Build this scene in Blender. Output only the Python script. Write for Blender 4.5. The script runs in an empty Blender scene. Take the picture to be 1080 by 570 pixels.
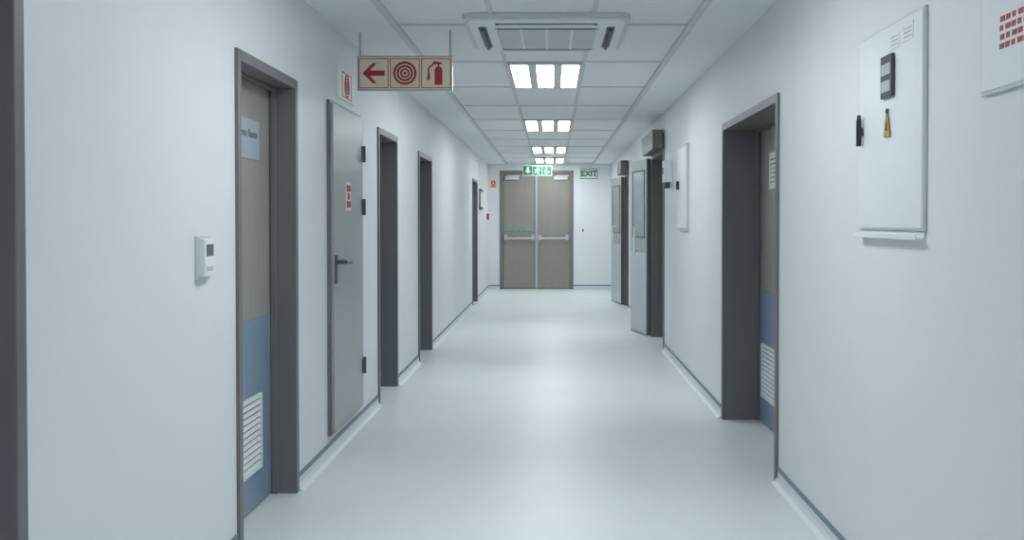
import bpy, bmesh, math
from mathutils import Vector, Matrix

# ---------------------------------------------------------------- helpers
def lin(c):
    c=c/255.0
    return c/12.92 if c<=0.04045 else ((c+0.055)/1.055)**2.4
def rgb(r,g,b): return (lin(r),lin(g),lin(b),1)
MATS={}
def mat(name,col,rough=0.5,metal=0.0,noise=0.0,nscale=8.0,bump=0.0,bscale=200.0,emit=0,stretch=None,coat=0.0):
    m=bpy.data.materials.new(name); m.use_nodes=True
    nt=m.node_tree; b=nt.nodes['Principled BSDF']
    b.inputs['Base Color'].default_value=col
    b.inputs['Roughness'].default_value=rough
    b.inputs['Metallic'].default_value=metal
    b.inputs['Coat Weight'].default_value=coat
    tc=nt.nodes.new('ShaderNodeTexCoord'); mp=nt.nodes.new('ShaderNodeMapping')
    nt.links.new(tc.outputs['Object'],mp.inputs['Vector'])
    if stretch: mp.inputs['Scale'].default_value=stretch
    if noise>0:
        n=nt.nodes.new('ShaderNodeTexNoise'); n.inputs['Scale'].default_value=nscale; n.inputs['Detail'].default_value=5
        nt.links.new(mp.outputs[0],n.inputs['Vector'])
        r=nt.nodes.new('ShaderNodeValToRGB')
        r.color_ramp.elements[0].position=0.3; r.color_ramp.elements[1].position=0.7
        r.color_ramp.elements[0].color=tuple(col[i]*(1-noise) for i in range(3))+(1,)
        r.color_ramp.elements[1].color=tuple(min(1,col[i]*(1+noise)) for i in range(3))+(1,)
        nt.links.new(n.outputs['Fac'],r.inputs['Fac']); nt.links.new(r.outputs['Color'],b.inputs['Base Color'])
    if bump>0:
        n2=nt.nodes.new('ShaderNodeTexNoise'); n2.inputs['Scale'].default_value=bscale
        nt.links.new(mp.outputs[0],n2.inputs['Vector'])
        bp=nt.nodes.new('ShaderNodeBump'); bp.inputs['Strength'].default_value=bump; bp.inputs['Distance'].default_value=0.002
        nt.links.new(n2.outputs['Fac'],bp.inputs['Height']); nt.links.new(bp.outputs['Normal'],b.inputs['Normal'])
    if emit>0:
        b.inputs['Emission Color'].default_value=col; b.inputs['Emission Strength'].default_value=emit
    MATS[name]=m
    return m

mat('wall_paint',rgb(225,229,231),0.5,noise=0.012,nscale=1.5,bump=0.12,bscale=120)
mat('ceiling_tile',rgb(234,238,237),0.8,noise=0.02,nscale=40,bump=0.3,bscale=300)
mat('ceiling_plaster',rgb(231,236,236),0.7,noise=0.01,nscale=3)
mat('tbar',rgb(206,211,212),0.5,noise=0.02)
mat('vinyl_floor',rgb(224,230,231),0.40,noise=0.025,nscale=1.2,bump=0.06,bscale=30)
mat('vinyl_cove',rgb(216,223,225),0.4,noise=0.02,nscale=3)
mat('blue_strip',rgb(118,136,154),0.5,noise=0.03)
mat('frame_paint',rgb(110,110,112),0.4,noise=0.03,nscale=5)
mat('laminate',rgb(152,152,145),0.42,noise=0.05,nscale=5,stretch=(6,6,0.7))
mat('laminate_far',rgb(142,138,131),0.42,noise=0.04,nscale=4,stretch=(6,6,0.7))
mat('frame_far',rgb(124,121,117),0.4,noise=0.03)
mat('blue_kick',rgb(126,146,166),0.4,noise=0.03,nscale=4)
mat('grey_door',rgb(160,164,164),0.33,noise=0.03,nscale=3,metal=0.2)
mat('white_plastic',rgb(228,234,236),0.4,noise=0.01)
mat('offwhite_metal',rgb(205,212,214),0.4,noise=0.01)
mat('bar_metal',rgb(186,190,192),0.4,noise=0.01)
mat('steel',rgb(175,180,182),0.28,metal=0.85,noise=0.03,nscale=10,stretch=(1,1,12))
mat('dark_steel',rgb(88,90,93),0.35,metal=0.5,noise=0.03)
mat('black_plastic',rgb(38,40,44),0.4,noise=0.05)
mat('dark_vent',rgb(70,74,76),0.5,noise=0.05)
mat('sign_cream',rgb(226,214,196),0.5,noise=0.01)
mat('sign_red',rgb(165,36,52),0.5,noise=0.03)
mat('sign_pale_blue',rgb(168,182,192),0.4,noise=0.02)
mat('sign_green',rgb(22,120,78),0.45,noise=0.03)
mat('sign_glow_green',rgb(70,200,145),0.5,noise=0.02)
mat('sign_white',rgb(230,233,231),0.5,noise=0.01)
mat('text_dark',rgb(60,66,72),0.5,noise=0.02)
mat('text_grey',rgb(140,146,150),0.5,noise=0.02)
mat('brass',rgb(185,150,60),0.4,metal=0.3,noise=0.05)
mat('orange',rgb(215,110,50),0.5,noise=0.03)
mat('glass_dark',rgb(150,160,164),0.15,noise=0.03,coat=0.5)
mat('sliding_leaf',rgb(158,161,160),0.35,noise=0.03)
mat('leaf_kick',rgb(182,189,192),0.35,noise=0.02)
mat('lcd',rgb(95,108,112),0.2,noise=0.02)
mat('diffuser',rgb(247,252,255),0.5,emit=17.5)

class B:
    def __init__(s,name,bevel=0.0,origin=None):
        s.name=name; s.bm=bmesh.new(); s.slots=[]; s.bevel=bevel; s.origin=Vector(origin) if origin else None
        s.lay=s.bm.faces.layers.int.new('tagged')
    def mi(s,m):
        if m not in s.slots: s.slots.append(m)
        return s.slots.index(m)
    def _tag(s,n0,m):
        i=s.mi(m)
        for f in s.bm.faces:
            if f[s.lay]==0:
                f.material_index=i; f[s.lay]=1
    def box(s,x0,x1,y0,y1,z0,z1,m,rot=None):
        c=Vector(((x0+x1)/2,(y0+y1)/2,(z0+z1)/2))
        M=Matrix.Translation(c)@(rot.to_4x4() if rot else Matrix())@Matrix.Diagonal((abs(x1-x0),abs(y1-y0),abs(z1-z0),1))
        bmesh.ops.create_cube(s.bm,size=1,matrix=M); s._tag(0,m)
    def cyl(s,p0,p1,r,m,seg=16,r2=None):
        p0=Vector(p0); p1=Vector(p1); d=p1-p0
        q=d.to_track_quat('Z','Y').to_matrix().to_4x4()
        bmesh.ops.create_cone(s.bm,cap_ends=True,segments=seg,radius1=r,radius2=r if r2 is None else r2,depth=d.length,matrix=Matrix.Translation((p0+p1)/2)@q)
        s._tag(0,m)
    def prism(s,pts,o,u,v,t,m,off=0.0):
        o=Vector(o);u=Vector(u);v=Vector(v); n=u.cross(v)
        a=[s.bm.verts.new(o+u*x+v*y+n*off) for x,y in pts]
        b=[s.bm.verts.new(o+u*x+v*y+n*(off+t)) for x,y in pts]
        k=len(pts)
        s.bm.faces.new(b); s.bm.faces.new(a[::-1])
        for i in range(k):
            s.bm.faces.new((a[i],a[(i+1)%k],b[(i+1)%k],b[i]))
        s._tag(0,m)
    def ring(s,cx,cy,r0,r1,o,u,v,t,m,off=0.0,a0=0,a1=2*math.pi,seg=28):
        o=Vector(o);u=Vector(u);v=Vector(v); n=u.cross(v)
        prev=None
        for i in range(seg+1):
            a=a0+(a1-a0)*i/seg
            row=[]
            for r,d in((r0,off),(r1,off),(r1,off+t),(r0,off+t)):
                row.append(s.bm.verts.new(o+u*(cx+r*math.cos(a))+v*(cy+r*math.sin(a))+n*d))
            if prev:
                for k in range(4):
                    s.bm.faces.new((prev[k],row[k],row[(k+1)%4],prev[(k+1)%4]))
            prev=row
        s._tag(0,m)
    def done(s):
        bmesh.ops.recalc_face_normals(s.bm,faces=s.bm.faces[:])
        if s.origin is None:
            xs=[v.co for v in s.bm.verts]
            s.origin=Vector(((min(c.x for c in xs)+max(c.x for c in xs))/2,(min(c.y for c in xs)+max(c.y for c in xs))/2,min(c.z for c in xs)))
        for v in s.bm.verts: v.co-=s.origin
        s.bm.faces.layers.int.remove(s.lay)
        me=bpy.data.meshes.new(s.name); s.bm.to_mesh(me); s.bm.free()
        ob=bpy.data.objects.new(s.name,me); ob.location=s.origin
        bpy.context.scene.collection.objects.link(ob)
        for m in s.slots: me.materials.append(MATS[m])
        if s.bevel>0:
            md=ob.modifiers.new('bevel','BEVEL'); md.width=s.bevel; md.segments=2; md.limit_method='ANGLE'; md.angle_limit=math.radians(50)
        return ob

def text(parent,name,body,size,loc,rot,m,align='CENTER'):
    cu=bpy.data.curves.new(name,'FONT'); cu.body=body; cu.size=size; cu.extrude=0.0006
    cu.align_x=align; cu.align_y='CENTER'; cu.materials.append(MATS[m])
    ob=bpy.data.objects.new(name,cu); bpy.context.scene.collection.objects.link(ob)
    ob.parent=parent
    ob.location=Vector(loc)-parent.location; ob.rotation_euler=rot
    return ob
R_LEFT=(math.pi/2,0,math.pi/2)
R_RIGHT=(math.pi/2,0,-math.pi/2)
R_FAR=(math.pi/2,0,0)

# ---------------------------------------------------------------- dimensions
XL,XR=-1.33,1.21
CZ=2.59
YB,YF=-5.0,21.2
T=0.4

LEFT=[(1.60,2.56,2.12,0.13),(4.29,5.30,2.13,0.12),(7.76,8.72,2.12,0.17),(10.10,11.20,2.10,0.15),(16.90,17.95,2.12,0.13)]
RIGHT=[(5.47,7.26,2.09,0.25),(11.08,12.45,2.20,0.20),(16.30,17.12,2.18,0.15)]

def wall(name,X,s,ops):
    b=B(name)
    y=YB
    x0,x1=(X,X+s*T) if s>0 else (X+s*T,X)
    for (a,c,t,r) in ops:
        b.box(x0,x1,y,a,-0.05,CZ+0.1,'wall_paint')
        b.box(x0,x1,a,c,t,CZ+0.1,'wall_paint')
        y=c
    b.box(x0,x1,y,YF+0.3,-0.05,CZ+0.1,'wall_paint')
    return b.done()
wall('wall_left',XL,-1,LEFT); wall('wall_right',XR,1,RIGHT)

b=B('floor'); b.box(XL-T,XR+T,YB,YF+0.3,-0.1,0,'vinyl_floor'); b.done()
b=B('wall_back'); b.box(XL-T,XR+T,YB-0.2,YB,-0.05,CZ+0.1,'wall_paint'); b.done()

DX0,DX1,DT=-1.10,0.43,2.46
b=B('wall_far')
b.box(XL,DX0,YF,YF+0.25,-0.05,CZ+0.1,'wall_paint')
b.box(DX1,XR,YF,YF+0.25,-0.05,CZ+0.1,'wall_paint')
b.box(DX0,DX1,YF,YF+0.25,DT,CZ+0.1,'wall_paint')
b.box(DX0,DX1,YF+0.16,YF+0.25,-0.05,DT,'wall_paint')
b.done()

def cove_seg(b,X,s,a,c):
    prof=[(0,0),(0,0.062),(-0.004,0.062),(-0.006,0.03),(-0.016,0.012),(-0.035,0.002),(-0.04,0)]
    if s>0: pts=prof
    else: pts=[(-x,z) for x,z in prof]
    b.prism(pts,(X,a,0),(1,0,0),(0,0,1),-(c-a),'vinyl_cove')
    x0,x1=sorted((X,X-s*0.006)); b.box(x0,x1,a,c,0.062,0.086,'blue_strip')
for nm,X,s,ops in(('baseboard_left',XL,-1,LEFT),('baseboard_right',XR,1,RIGHT)):
    b=B(nm); y=YB
    for (a,c,t,r) in ops:
        cove_seg(b,X,s,y,a); y=c
    cove_seg(b,X,s,y,YF); b.done()
b=B('baseboard_far')
for a,c in((XL+0.01,DX0),(DX1,XR-0.01)):
    b.box(a,c,YF-0.006,YF,0,0.062,'vinyl_cove'); b.box(a,c,YF-0.008,YF,0.062,0.088,'blue_strip')
b.done()

# ---------------------------------------------------------------- ceiling
GX=[-0.96,-0.36,0.24,0.84]
GY=[7.75+1.45*k for k in range(-9,10)]
b=B('ceiling')
b.box(GX[0],GX[3],YB,YF+0.3,CZ+0.02,CZ+0.1,'ceiling_tile')
b.box(XL-T,GX[0],YB,YF+0.3,CZ,CZ+0.1,'ceiling_plaster')
b.box(GX[3],XR+T,YB,YF+0.3,CZ,CZ+0.1,'ceiling_plaster')
b.done()
b=B('trim_ceiling_grid')
for x in GX:
    w=0.014 if x in(GX[1],GX[2]) else 0.02
    b.box(x-w,x+w,YB,YF,CZ+0.012 if w<0.02 else CZ-0.003,CZ+0.021,'tbar')
for y in GY:
    if YB<y<YF: b.box(GX[0],GX[3],y-0.014,y+0.014,CZ+0.013,CZ+0.021,'tbar')
b.done()

for y0 in [GY[9+o] for o in(0,3,6,8,-3,-6,-8)]:
    b=B('ceiling_light')
    xa,xb=-0.36+0.015,0.24-0.015; y1=y0+1.436; y0=y0+0.014
    zb=CZ+0.002
    for i in range(3):
        cx=-0.06+(i-1)*0.198
        b.box(cx-0.066,cx+0.066,y0+0.07,y1-0.07,zb+0.001,zb+0.016,'diffuser')
    for p,q in((xa,-0.06-0.198-0.066),(-0.06-0.132,-0.06-0.066),(-0.06+0.066,-0.06+0.132),(-0.06+0.264,xb)):
        b.box(p,q,y0,y1,zb,zb+0.017,'tbar')
    b.box(xa,xb,y0,y0+0.07,zb-0.0005,zb+0.0165,'tbar'); b.box(xa,xb,y1-0.07,y1,zb-0.0005,zb+0.0165,'tbar')
    b.done()

# ---------------------------------------------------------------- AC cassette
b=B('ceiling_air_conditioner',bevel=0.003)
zt=CZ+0.02; zb=CZ-0.022
x0,x1,y0,y1=-0.53,0.455,5.93,7.05
def rr(x0,x1,y0,y1,r,n=6):
    pts=[]
    for cx,cy,a in((x1-r,y1-r,0),(x0+r,y1-r,90),(x0+r,y0+r,180),(x1-r,y0+r,270)):
        for i in range(n+1):
            t=math.radians(a+90*i/n); pts.append((cx+r*math.cos(t),cy+r*math.sin(t)))
    return pts
b.prism(rr(x0,x1,y0,y1,0.09),(0,0,zb+0.012),(1,0,0),(0,1,0),zt-zb-0.012,'offwhite_metal')
b.prism(rr(x0+0.03,x1-0.03,y0+0.03,y1-0.03,0.07),(0,0,zb),(1,0,0),(0,1,0),0.013,'white_plastic')
gx0,gx1,gy0,gy1=-0.345,0.27,6.22,6.85
b.box(gx0,gx1,gy0,gy1,zb-0.006,zb+0.002,'dark_vent')
n=22
for i in range(n+1):
    yy=gy0+(gy1-gy0)*i/n
    b.box(gx0,gx1,yy-0.009,yy+0.009,zb-0.014,zb-0.005,'offwhite_metal')
for i in range(5):
    xx=gx0+(gx1-gx0)*i/4
    b.box(xx-0.009,xx+0.009,gy0-0.0095,gy1+0.0095,zb-0.016,zb-0.004,'white_plastic')
for (a,c,d,e) in((-0.45,-0.40,6.16,6.88),(0.325,0.375,6.16,6.88)):
    b.box(a,c,d,e,zb-0.003,zb+0.002,'black_plastic')
    b.box(a+0.016,c-0.016,d+0.02,e-0.02,zb-0.022,zb-0.002,'dark_vent')
for (d,e) in((6.05,6.10),(6.93,6.97)):
    b.box(-0.34,0.265,d,e,zb-0.003,zb+0.002,'dark_vent')
    b.box(-0.32,0.245,d+0.012,e-0.015,zb-0.014,zb-0.002,'white_plastic')
b.done()

# ---------------------------------------------------------------- doors in side walls
dn=[0]
def make_door(side,op,style,W):
    dn[0]+=1
    y0,y1,top,rec=op; s=side
    def X(d): return W+s*d
    root=bpy.data.objects.new('door_%d'%dn[0],None); root.empty_display_size=0.3
    root.location=(W,(y0+y1)/2,0); bpy.context.scene.collection.objects.link(root)
    org=root.location
    def par(ob):
        ob.parent=root; ob.location=ob.location-Vector(org); return ob
    def bx(b,d0,d1,a,c,z0,z1,m):
        xa,xb=sorted((X(d0),X(d1))); b.box(xa,xb,a,c,z0,z1,m)
    F=0.05
    b=B('frame',bevel=0.003)
    e=0.001
    bx(b,-0.014,rec+0.06,y0+e,y0+F,0,top-e,'frame_paint')
    bx(b,-0.014,rec+0.06,y1-F,y1-e,0,top-e,'frame_paint')
    bx(b,-0.014,rec+0.06,y0+F,y1-F,top-F,top-e,'frame_paint')
    if rec>0.1:
        bx(b,rec-0.035,rec-0.005,y0+F,y0+F+0.014,0,top-F,'frame_paint')
        bx(b,rec-0.035,rec-0.005,y1-F-0.014,y1-F,0,top-F,'frame_paint')
        bx(b,rec-0.034,rec-0.006,y0+F,y1-F,top-F-0.014,top-F,'frame_paint')
    par(b.done())
    leaves=[(y0+F+0.003,y1-F-0.003)]
    if style=='double': 
        m=y0+0.62; leaves=[(y0+F+0.003,m-0.002),(m+0.002,y1-F-0.003)]
    for (a,c) in leaves:
        b=B('leaf',bevel=0.002)
        bx(b,rec,rec+0.044,a,c,0.008,top-F-0.003,'laminate')
        bx(b,rec-0.003,rec+0.001,a+0.004,c-0.004,0.012,0.93,'blue_kick')
        par(b.done())
    a,c=leaves[-1]
    if c-a>0.6:
        b=B('louvre_grille',bevel=0.001)
        m=(a+c)/2; g0,g1=m-0.24,m+0.24
        if style=='double': g0,g1=6.52,7.08
        bx(b,rec-0.008,rec-0.002,g0+0.002,g1-0.002,0.192,0.558,'offwhite_metal')
        for k in(g0,g1-0.02): bx(b,rec-0.018,rec-0.0025,k,k+0.02,0.19,0.56,'white_plastic')
        for k in(0.1905,0.5395): bx(b,rec-0.0175,rec-0.0025,g0+0.001,g1-0.001,k,k+0.02,'white_plastic')
        for i in range(11):
            z=0.22+i*0.03
            rot=Matrix.Rotation(math.radians(35)*s,3,'Y')
            b.box(X(rec-0.012)-0.001,X(rec-0.012)+0.001,g0+0.02,g1-0.02,z-0.011,z+0.013,'white_plastic',rot)
            bx(b,rec-0.0095,rec-0.0075,g0+0.02,g1-0.02,z+0.010,z+0.020,'dark_vent')
        par(b.done())
    hy=a+0.07
    b=B('handle',bevel=0.001)
    bx(b,rec-0.010,rec,hy-0.02,hy+0.02,0.95,1.14,'steel')
    b.cyl((X(rec-0.01),hy,1.07),(X(rec-0.055),hy,1.07),0.009,'steel')
    b.cyl((X(rec-0.05),hy-0.008,1.07),(X(rec-0.05),hy+0.12,1.07),0.009,'steel')
    par(b.done())
    return root,par,bx,X

for i,op in enumerate(LEFT):
    root,par,bx,X=make_door(-1,op,'single',XL)
    if i==1:
        b=B('name_plate',bevel=0.001)
        bx(b,op[3]-0.006,op[3],4.52,5.05,1.70,1.89,'sign_pale_blue'); ob=par(b.done())
        t=text(root,'plate_text','Demo Room',0.058,(X(op[3]-0.0065),4.85,1.82),R_LEFT,'text_dark')
for i,op in enumerate(RIGHT):
    root,par,bx,X=make_door(1,op,'double' if i==0 else 'single',XR)
    if i==0:
        b=B('notice',bevel=0.001)
        bx(b,op[3]-0.004,op[3],6.58,6.90,1.62,1.86,'sign_white')
        for k in range(6): bx(b,op[3]-0.005,op[3]-0.003,6.62,6.86,1.66+k*0.03,1.668+k*0.03,'sign_red' if k>3 else 'text_grey')
        par(b.done())
    else:
        b=B('track_header',bevel=0.004)
        bx(b,-0.13,-0.015,op[0]+0.03,op[1],op[2]-0.01,op[2]+0.20,'frame_paint'); par(b.done())
        L=0.70 if i==1 else 0.85
        ang=math.radians(12 if i==1 else 8)
        lb=B('open_leaf',bevel=0.003,origin=(0,0,0))
        h=op[2]-0.03
        lb.box(-0.045,0,0,L,0.01,h,'sliding_leaf')
        lb.box(-0.049,-0.044,0.02,L-0.02,0.03,1.02,'leaf_kick')
        lb.box(-0.048,-0.044,0.12,L-0.12,1.22,h-0.15,'glass_dark')
        for (p,q,r0,r1) in((0.10,0.12,1.201,h-0.131),(L-0.12,L-0.10,1.201,h-0.131)): lb.box(-0.054,-0.044,p,q,r0,r1,'frame_paint')
        for zz in(1.20,h-0.15): lb.box(-0.0535,-0.044,0.099,L-0.099,zz,zz+0.02,'frame_paint')
        lb.box(-0.05,0.004,-0.012,0.008,0.012,h-0.002,'frame_paint')
        lb.cyl((-0.10,L*0.5,1.0),(-0.10,L*0.5,1.35),0.013,'white_plastic')
        for zz in(1.03,1.32): lb.cyl((-0.10,L*0.5,zz),(-0.045,L*0.5,zz),0.009,'white_plastic')
        o=lb.done(); o.parent=root
        o.location=Vector((XR-0.02,op[1]+0.02,0))-root.location
        o.rotation_euler=(0,0,ang)

# ---------------------------------------------------------------- grey service door
b=B('door_9',bevel=0.003)
a,c=6.03,7.0; X=XL
b.box(X,X+0.02,a,c,0.13,2.12,'frame_paint')
b.box(X+0.018,X+0.036,a+0.02,c-0.02,0.15,2.10,'grey_door')
for z in(0.42,1.50,1.86): 
    b.cyl((X+0.043,c-0.018,z-0.055),(X+0.043,c-0.018,z+0.055),0.013,'dark_steel')
    b.box(X+0.03,X+0.042,c-0.06,c-0.01,z-0.05,z+0.05,'dark_steel')
b.box(X+0.035,X+0.044,a+0.05,a+0.10,1.03,1.20,'dark_steel')
b.cyl((X+0.04,a+0.08,1.16),(X+0.10,a+0.08,1.16),0.013,'dark_steel')
b.cyl((X+0.095,a+0.07,1.16),(X+0.095,a+0.24,1.155),0.013,'dark_steel')
b.box(X+0.035,X+0.039,6.40,6.56,1.47,1.65,'sign_cream')
for (p,q,r,t) in((6.42,6.54,1.49,1.53),(6.42,6.54,1.59,1.63),(6.45,6.51,1.54,1.58)): b.box(X+0.038,X+0.041,p,q,r,t,'sign_red')
b.done()

# ---------------------------------------------------------------- pictograms
def arrow(b,o,u,v,t,m,S):
    p=[(-0.36,0),(-0.02,0.33),(0.10,0.33),(-0.12,0.085),(0.36,0.085),(0.36,-0.085),(-0.12,-0.085),(0.10,-0.33),(-0.02,-0.33)]
    b.prism([(x*S,y*S) for x,y in p[::-1]],o,u,v,t,m)
def reel(b,o,u,v,t,m,S):
    for r0,r1 in((0.31,0.38),(0.20,0.265),(0.10,0.155)): b.ring(0,0,r0*S,r1*S,o,u,v,t,m)
    b.ring(0,0,0.001,0.05*S,o,u,v,t,m)
def exting(b,o,u,v,t,m,S):
    p=[(-0.05,-0.38),(0.2,-0.38),(0.2,0.12),(0.15,0.2),(0.1,0.22),(0.1,0.3),(0.05,0.3),(0.05,0.22),(0.0,0.2),(-0.05,0.12)]
    b.prism([(x*S,y*S) for x,y in p],o,u,v,t,m)
    b.prism([(x*S,y*S) for x,y in[(-0.12,0.29),(0.16,0.29),(0.2,0.34),(-0.02,0.38),(-0.12,0.36)]],o,u,v,t,m,off=0.0004)
    b.ring(-0.06*S,0.08*S,0.17*S,0.22*S,o,u,v,t,m,off=0.0002,a0=math.radians(100),a1=math.radians(200),seg=8)
    b.prism([(x*S,y*S) for x,y in[(-0.27,0.02),(-0.21,0.02),(-0.2,-0.22),(-0.3,-0.22)]],o,u,v,t,m)

b=B('hanging_fire_sign')
sx0,sx1,sy,sz0,sz1=-1.226,-0.634,6.46,2.23,2.44
b.box(sx0,sx1,sy,sy+0.02,sz0,sz1,'sign_cream')
for x in(sx0-0.003,sx1-0.005): b.box(x,x+0.008,sy-0.004,sy+0.024,sz0-0.005,sz1+0.005,'steel')
for z in(sz0-0.004,sz1-0.002): b.box(sx0,sx1,sy-0.003,sy+0.023,z,z+0.006,'steel')
for x in(sx0+0.012,sx1-0.012): 
    b.cyl((x,sy+0.01,sz1),(x,sy+0.01,CZ-(0 if x<-0.96 else -0.013)),0.006,'steel')
S=0.197; zc=(sz0+sz1)/2
for k in range(3):
    cx=sx0+S*(k+0.5)
    o=(cx,sy,zc)
    h=0.093
    for (p,q,r,t) in((-h,-h+0.004,-h,h),(h-0.004,h,-h,h),(-h+0.004,h-0.004,-h,-h+0.004),(-h+0.004,h-0.004,h-0.004,h)):
        b.box(cx+p,cx+q,sy-0.002,sy+0.001,zc+r,zc+t,'sign_red')
    [arrow,reel,exting][k](b,o,(1,0,0),(0,0,1),0.003,'sign_red',S*0.98)
b.done()

b=B('fire_reel_sign')
b.box(XL,XL+0.012,6.30,6.84,2.17,2.36,'sign_white')
reel(b,(XL+0.012,6.57,2.265),(0,1,0),(0,0,1),0.003,'sign_red',0.20)
for (p,q,r,t) in((6.42,6.43,2.185,2.345),(6.71,6.72,2.185,2.345),(6.43,6.71,2.185,2.192),(6.43,6.71,2.338,2.345)): b.box(XL+0.011,XL+0.014,p,q,r,t,'sign_red')
b.done()

b=B('wall_thermostat',bevel=0.005)
b.box(XL,XL+0.012,3.80,3.94,1.18,1.345,'offwhite_metal')
b.box(XL+0.011,XL+0.034,3.815,3.925,1.195,1.335,'white_plastic')
b.box(XL+0.033,XL+0.0355,3.83,3.91,1.27,1.315,'lcd')
for k in range(3): b.box(XL+0.033,XL+0.037,3.835+k*0.027,3.853+k*0.027,1.215,1.232,'offwhite_metal')
b.done()

# ---------------------------------------------------------------- far double door
root=bpy.data.objects.new('door_10',None); root.location=((DX0+DX1)/2,YF,0); bpy.context.scene.collection.objects.link(root)
def parf(ob): ob.parent=root; ob.location=ob.location-root.location; return ob
b=B('frame',bevel=0.003)
e=0.001
b.box(DX0+e,DX0+0.06,YF-0.015,YF+0.15,0,DT-e,'frame_far'); b.box(DX1-0.06,DX1-e,YF-0.015,YF+0.15,0,DT-e,'frame_far')
b.box(DX0+0.06,DX1-0.06,YF-0.015,YF+0.15,DT-0.06,DT-e,'frame_far'); parf(b.done())
cx=(DX0+DX1)/2
for k,(a,c) in enumerate(((DX0+0.063,cx-0.003),(cx+0.003,DX1-0.063))):
    b=B('leaf_%d'%(k+1),bevel=0.002)
    b.box(a,c,YF+0.03,YF+0.075,0.01,DT-0.063,'laminate_far')
    b.box(a+0.01,c-0.01,YF+0.027,YF+0.031,0.012,0.10,'laminate_far')
    parf(b.done())
    b=B('panic_bar_%d'%(k+1),bevel=0.003)
    b.cyl((a+0.03,YF-0.055,1.055),(c-0.05,YF-0.055,1.055),0.020,'bar_metal')
    for x in(a+0.06,c-0.07): b.box(x-0.03,x+0.03,YF-0.07,YF+0.03,1.02,1.13,'bar_metal')
    xr=c-0.03 if k==0 else a+0.03
    b.cyl((xr,YF+0.015,0.05),(xr,YF+0.015,DT-0.1),0.010,'steel')
    parf(b.done())
    b=B('door_closer_%d'%(k+1),bevel=0.003)
    m=a+0.2 if k==0 else c-0.2
    b.box(m-0.14,m+0.14,YF-0.03,YF+0.03,DT-0.19,DT-0.125,'offwhite_metal')
    b.box(m-0.1,m+0.16,YF-0.045,YF-0.0305,DT-0.118,DT-0.10,'offwhite_metal')
    parf(b.done())
b=B('astragal'); b.box(cx-0.018,cx+0.018,YF+0.015,YF+0.03,0.01,DT-0.063,'bar_metal'); parf(b.done())
b=B('push_bar_sign'); b.box(-1.0,-0.44,YF+0.024,YF+0.03,1.20,1.27,'frame_far'); parf(b.done())
t=text(root,'push_text','PUSH BAR TO OPEN',0.064,(-0.72,YF+0.023,1.235),R_FAR,'sign_glow_green'); t.data.offset=0.003

b=B('hanging_exit_sign')
ex0,ex1,ey,ez0,ez1=-0.585,-0.015,20.0,2.30,2.50
b.box(ex0,ex1,ey,ey+0.02,ez0,ez1,'sign_white')
for k in range(3):
    c0=ex0+0.012+k*0.184; b.box(c0,c0+0.176,ey-0.002,ey+0.001,ez0+0.012,ez1-0.012,'sign_green')
    mx=c0+0.088; o=(mx,ey-0.002,2.40); u=(1,0,0); v=(0,0,1)
    if k==0:
        b.prism([(0,-0.065),(0.06,0.0),(0.022,0.0),(0.022,0.065),(-0.022,0.065),(-0.022,0.0),(-0.06,0)],o,u,v,0.002,'sign_white')
    if k==1:
        b.ring(0.01,0.055,0.001,0.016,o,u,v,0.002,'sign_white',seg=12)
        b.prism([(-0.02,0.03),(0.03,0.035),(0.06,0.0),(0.045,-0.01),(0.02,0.012),(0.01,-0.02),(0.035,-0.07),(0.012,-0.07),(-0.015,-0.03),(-0.055,-0.06),(-0.065,-0.045),(-0.02,-0.01),(-0.015,0.012),(-0.05,0.0),(-0.055,0.014)],o,u,v,0.002,'sign_white')
    if k==2:
        b.ring(-0.005,-0.025,0.03,0.045,o,u,v,0.002,'sign_white',a0=math.radians(110),a1=math.radians(370),seg=18)
        b.ring(-0.01,0.058,0.001,0.015,o,u,v,0.002,'sign_white',seg=12)
        b.prism([(-0.02,0.035),(0.0,0.035),(0.005,-0.01),(0.035,-0.01),(0.055,-0.05),(0.04,-0.055),(0.02,-0.022),(-0.015,-0.022)],o,u,v,0.0022,'sign_white')
for x in(ex0+0.05,ex1-0.05): b.cyl((x,ey+0.01,ez1),(x,ey+0.01,CZ+0.02),0.004,'steel')
b.done()
b=B('exit_sign')
b.box(0.57,0.93,YF-0.015,YF,2.28,2.50,'sign_white'); 
for (p,q,r,t) in((0.575,0.925,2.285,2.297),(0.575,0.925,2.483,2.495),(0.575,0.587,2.297,2.483),(0.913,0.925,2.297,2.483)): b.box(p,q,YF-0.017,YF-0.014,r,t,'sign_green')
o=b.done(); text(o,'exit_text','EXIT',0.16,(0.75,YF-0.018,2.39),R_FAR,'sign_green').data.offset=0.006

b=B('light_switch',bevel=0.003); b.box(0.58,0.67,YF-0.012,YF,1.15,1.29,'white_plastic'); b.box(0.61,0.64,YF-0.018,YF-0.011,1.19,1.25,'dark_vent'); b.done()
b=B('alarm_sounder_sign'); b.box(-1.30,-1.16,YF-0.01,YF,2.10,2.28,'sign_cream'); b.ring(-1.23,2.20,0.02,0.05,(0,YF-0.01,0),(1,0,0),(0,0,1),0.003,'orange'); b.box(-1.28,-1.18,YF-0.013,YF-0.01,2.115,2.14,'orange'); b.done()
b=B('fire_call_point',bevel=0.004); b.box(XL,XL+0.045,20.6,20.75,1.44,1.56,'sign_red'); b.box(XL+0.044,XL+0.048,20.63,20.72,1.46,1.53,'sign_white'); b.done()
b=B('picture_frame',bevel=0.002); b.box(XL,XL+0.02,18.5,19.25,1.62,2.0,'black_plastic'); b.box(XL+0.019,XL+0.022,18.56,19.19,1.67,1.95,'sign_white'); b.done()

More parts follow.
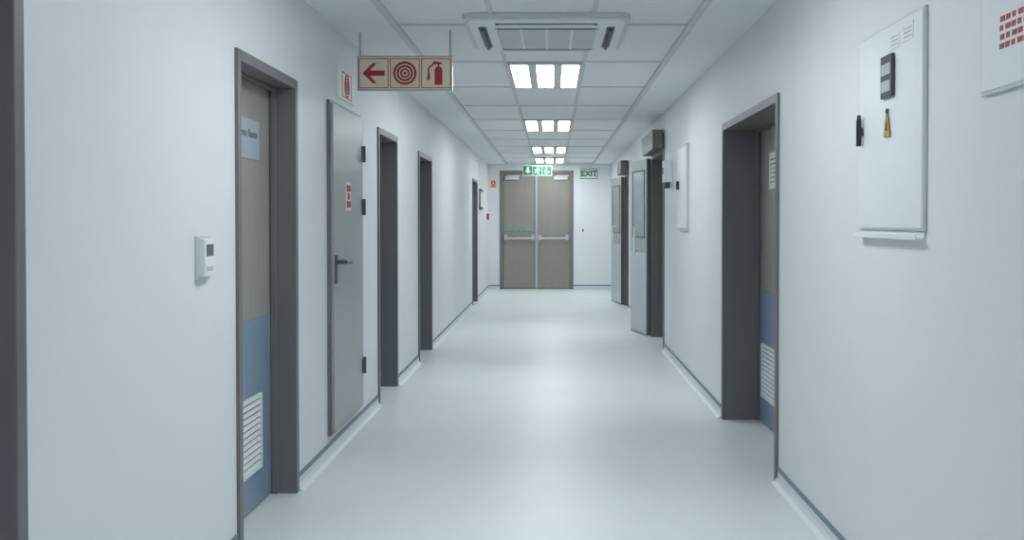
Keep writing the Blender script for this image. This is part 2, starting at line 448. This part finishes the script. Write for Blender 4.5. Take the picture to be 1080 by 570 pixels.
# ---------------------------------------------------------------- right wall boards
W=XR-0.001
b=B('notice_board',bevel=0.002)
y0,y1,z0,z1=3.31,4.0,1.37,2.10
b.box(W-0.012,W,y0,y1,z0,z1,'offwhite_metal')
b.box(W-0.015,W-0.0115,y0+0.008,y1-0.008,z0+0.008,z1-0.008,'white_plastic')
for (p,q,r,t) in((3.40,3.50,2.01,2.07),(3.54,3.63,2.005,2.055)):
    b.box(W-0.0175,W-0.0145,p,q,r,t,'sign_white')
    for k in range(3): b.box(W-0.0182,W-0.017,p+0.01,q-0.01,r+0.012+k*0.014,r+0.015+k*0.014,'text_grey')
b.done()
b=B('pen_tray',bevel=0.002)
b.box(W-0.030,W-0.0005,y0+0.01,y1-0.005,z0-0.030,z0-0.022,'white_plastic')
b.box(W-0.034,W-0.0295,y0+0.01,y1-0.005,z0-0.030,z0-0.010,'white_plastic')
b.box(W-0.006,W,y0+0.012,y1-0.007,z0-0.025,z0-0.001,'white_plastic')
b.done()
W2=W-0.0185
b=B('magnetic_holder',bevel=0.002)
b.box(W2-0.010,W2,3.58,3.70,1.84,1.99,'dark_vent')
for k in range(2): b.box(W2-0.012,W2-0.009,3.592,3.688,1.86+k*0.06,1.90+k*0.06,'sign_pale_blue')
b.done()
b=B('marker_pen'); b.cyl((W2-0.012,3.95,1.69),(W2-0.012,3.95,1.79),0.010,'black_plastic'); b.cyl((W2-0.012,3.95,1.79),(W2-0.012,3.95,1.81),0.009,'text_dark',r2=0.006); b.box(W2-0.012,W2,3.935,3.965,1.73,1.76,'black_plastic'); b.done()
b=B('warning_tag'); b.prism([(-0.034,-0.042),(0.034,-0.042),(0.006,0.042),(-0.006,0.042)],(W2,3.65,1.745),(0,-1,0),(0,0,1),0.004,'brass'); b.ring(0,0.048,0.005,0.010,(W2,3.65,1.745),(0,-1,0),(0,0,1),0.004,'black_plastic',seg=12); b.prism([(-0.01,-0.02),(0.01,-0.02),(0,0.015)],(W2,3.65,1.745),(0,-1,0),(0,0,1),0.0055,'black_plastic'); b.done()

b=B('wall_chart',bevel=0.002)
b.box(W-0.012,W,2.25,2.87,1.75,2.35,'offwhite_metal'); b.box(W-0.015,W-0.0115,2.26,2.86,1.76,2.34,'white_plastic')
for k in range(4):
    for j in range(5):
        ya=2.745-0.035*j-0.004*(k%2)
        b.box(W-0.016,W-0.014,ya-0.030+0.004*((j+k)%3),ya,1.86+k*0.024,1.875+k*0.024,'sign_red')
b.done()

b=B('whiteboard',bevel=0.003)
b.box(W-0.022,W,9.10,9.75,1.32,2.10,'offwhite_metal'); b.box(W-0.026,W-0.0215,9.12,9.73,1.34,2.08,'white_plastic'); b.box(W-0.05,W-0.0255,9.60,9.66,1.70,1.78,'black_plastic')
b.done()
b=B('sanitiser_dispenser',bevel=0.006)
b.box(W-0.09,W,10.35,10.48,1.80,2.02,'white_plastic'); b.box(W-0.07,W-0.02,10.37,10.46,1.74,1.805,'text_dark'); b.box(W-0.095,W-0.08,10.38,10.45,1.88,1.95,'text_dark')
b.done()

# ---------------------------------------------------------------- world + camera
w=bpy.data.worlds.new('World'); bpy.context.scene.world=w; w.use_nodes=True
w.node_tree.nodes['Background'].inputs[0].default_value=(0.8,0.88,0.92,1); w.node_tree.nodes['Background'].inputs[1].default_value=0.5
cam=bpy.data.cameras.new('camera'); co=bpy.data.objects.new('camera',cam); bpy.context.scene.collection.objects.link(co)
cam.sensor_width=36; cam.lens=36; cam.clip_start=0.05
p=math.radians(1.0)
co.location=(0,0,1.40); co.rotation_euler=(math.pi/2-p,0,0)
cam.shift_x=-43/1080; cam.shift_y=-(51-1080*math.tan(p))/1080
bpy.context.scene.camera=co
bpy.context.scene.view_settings.view_transform='Standard'
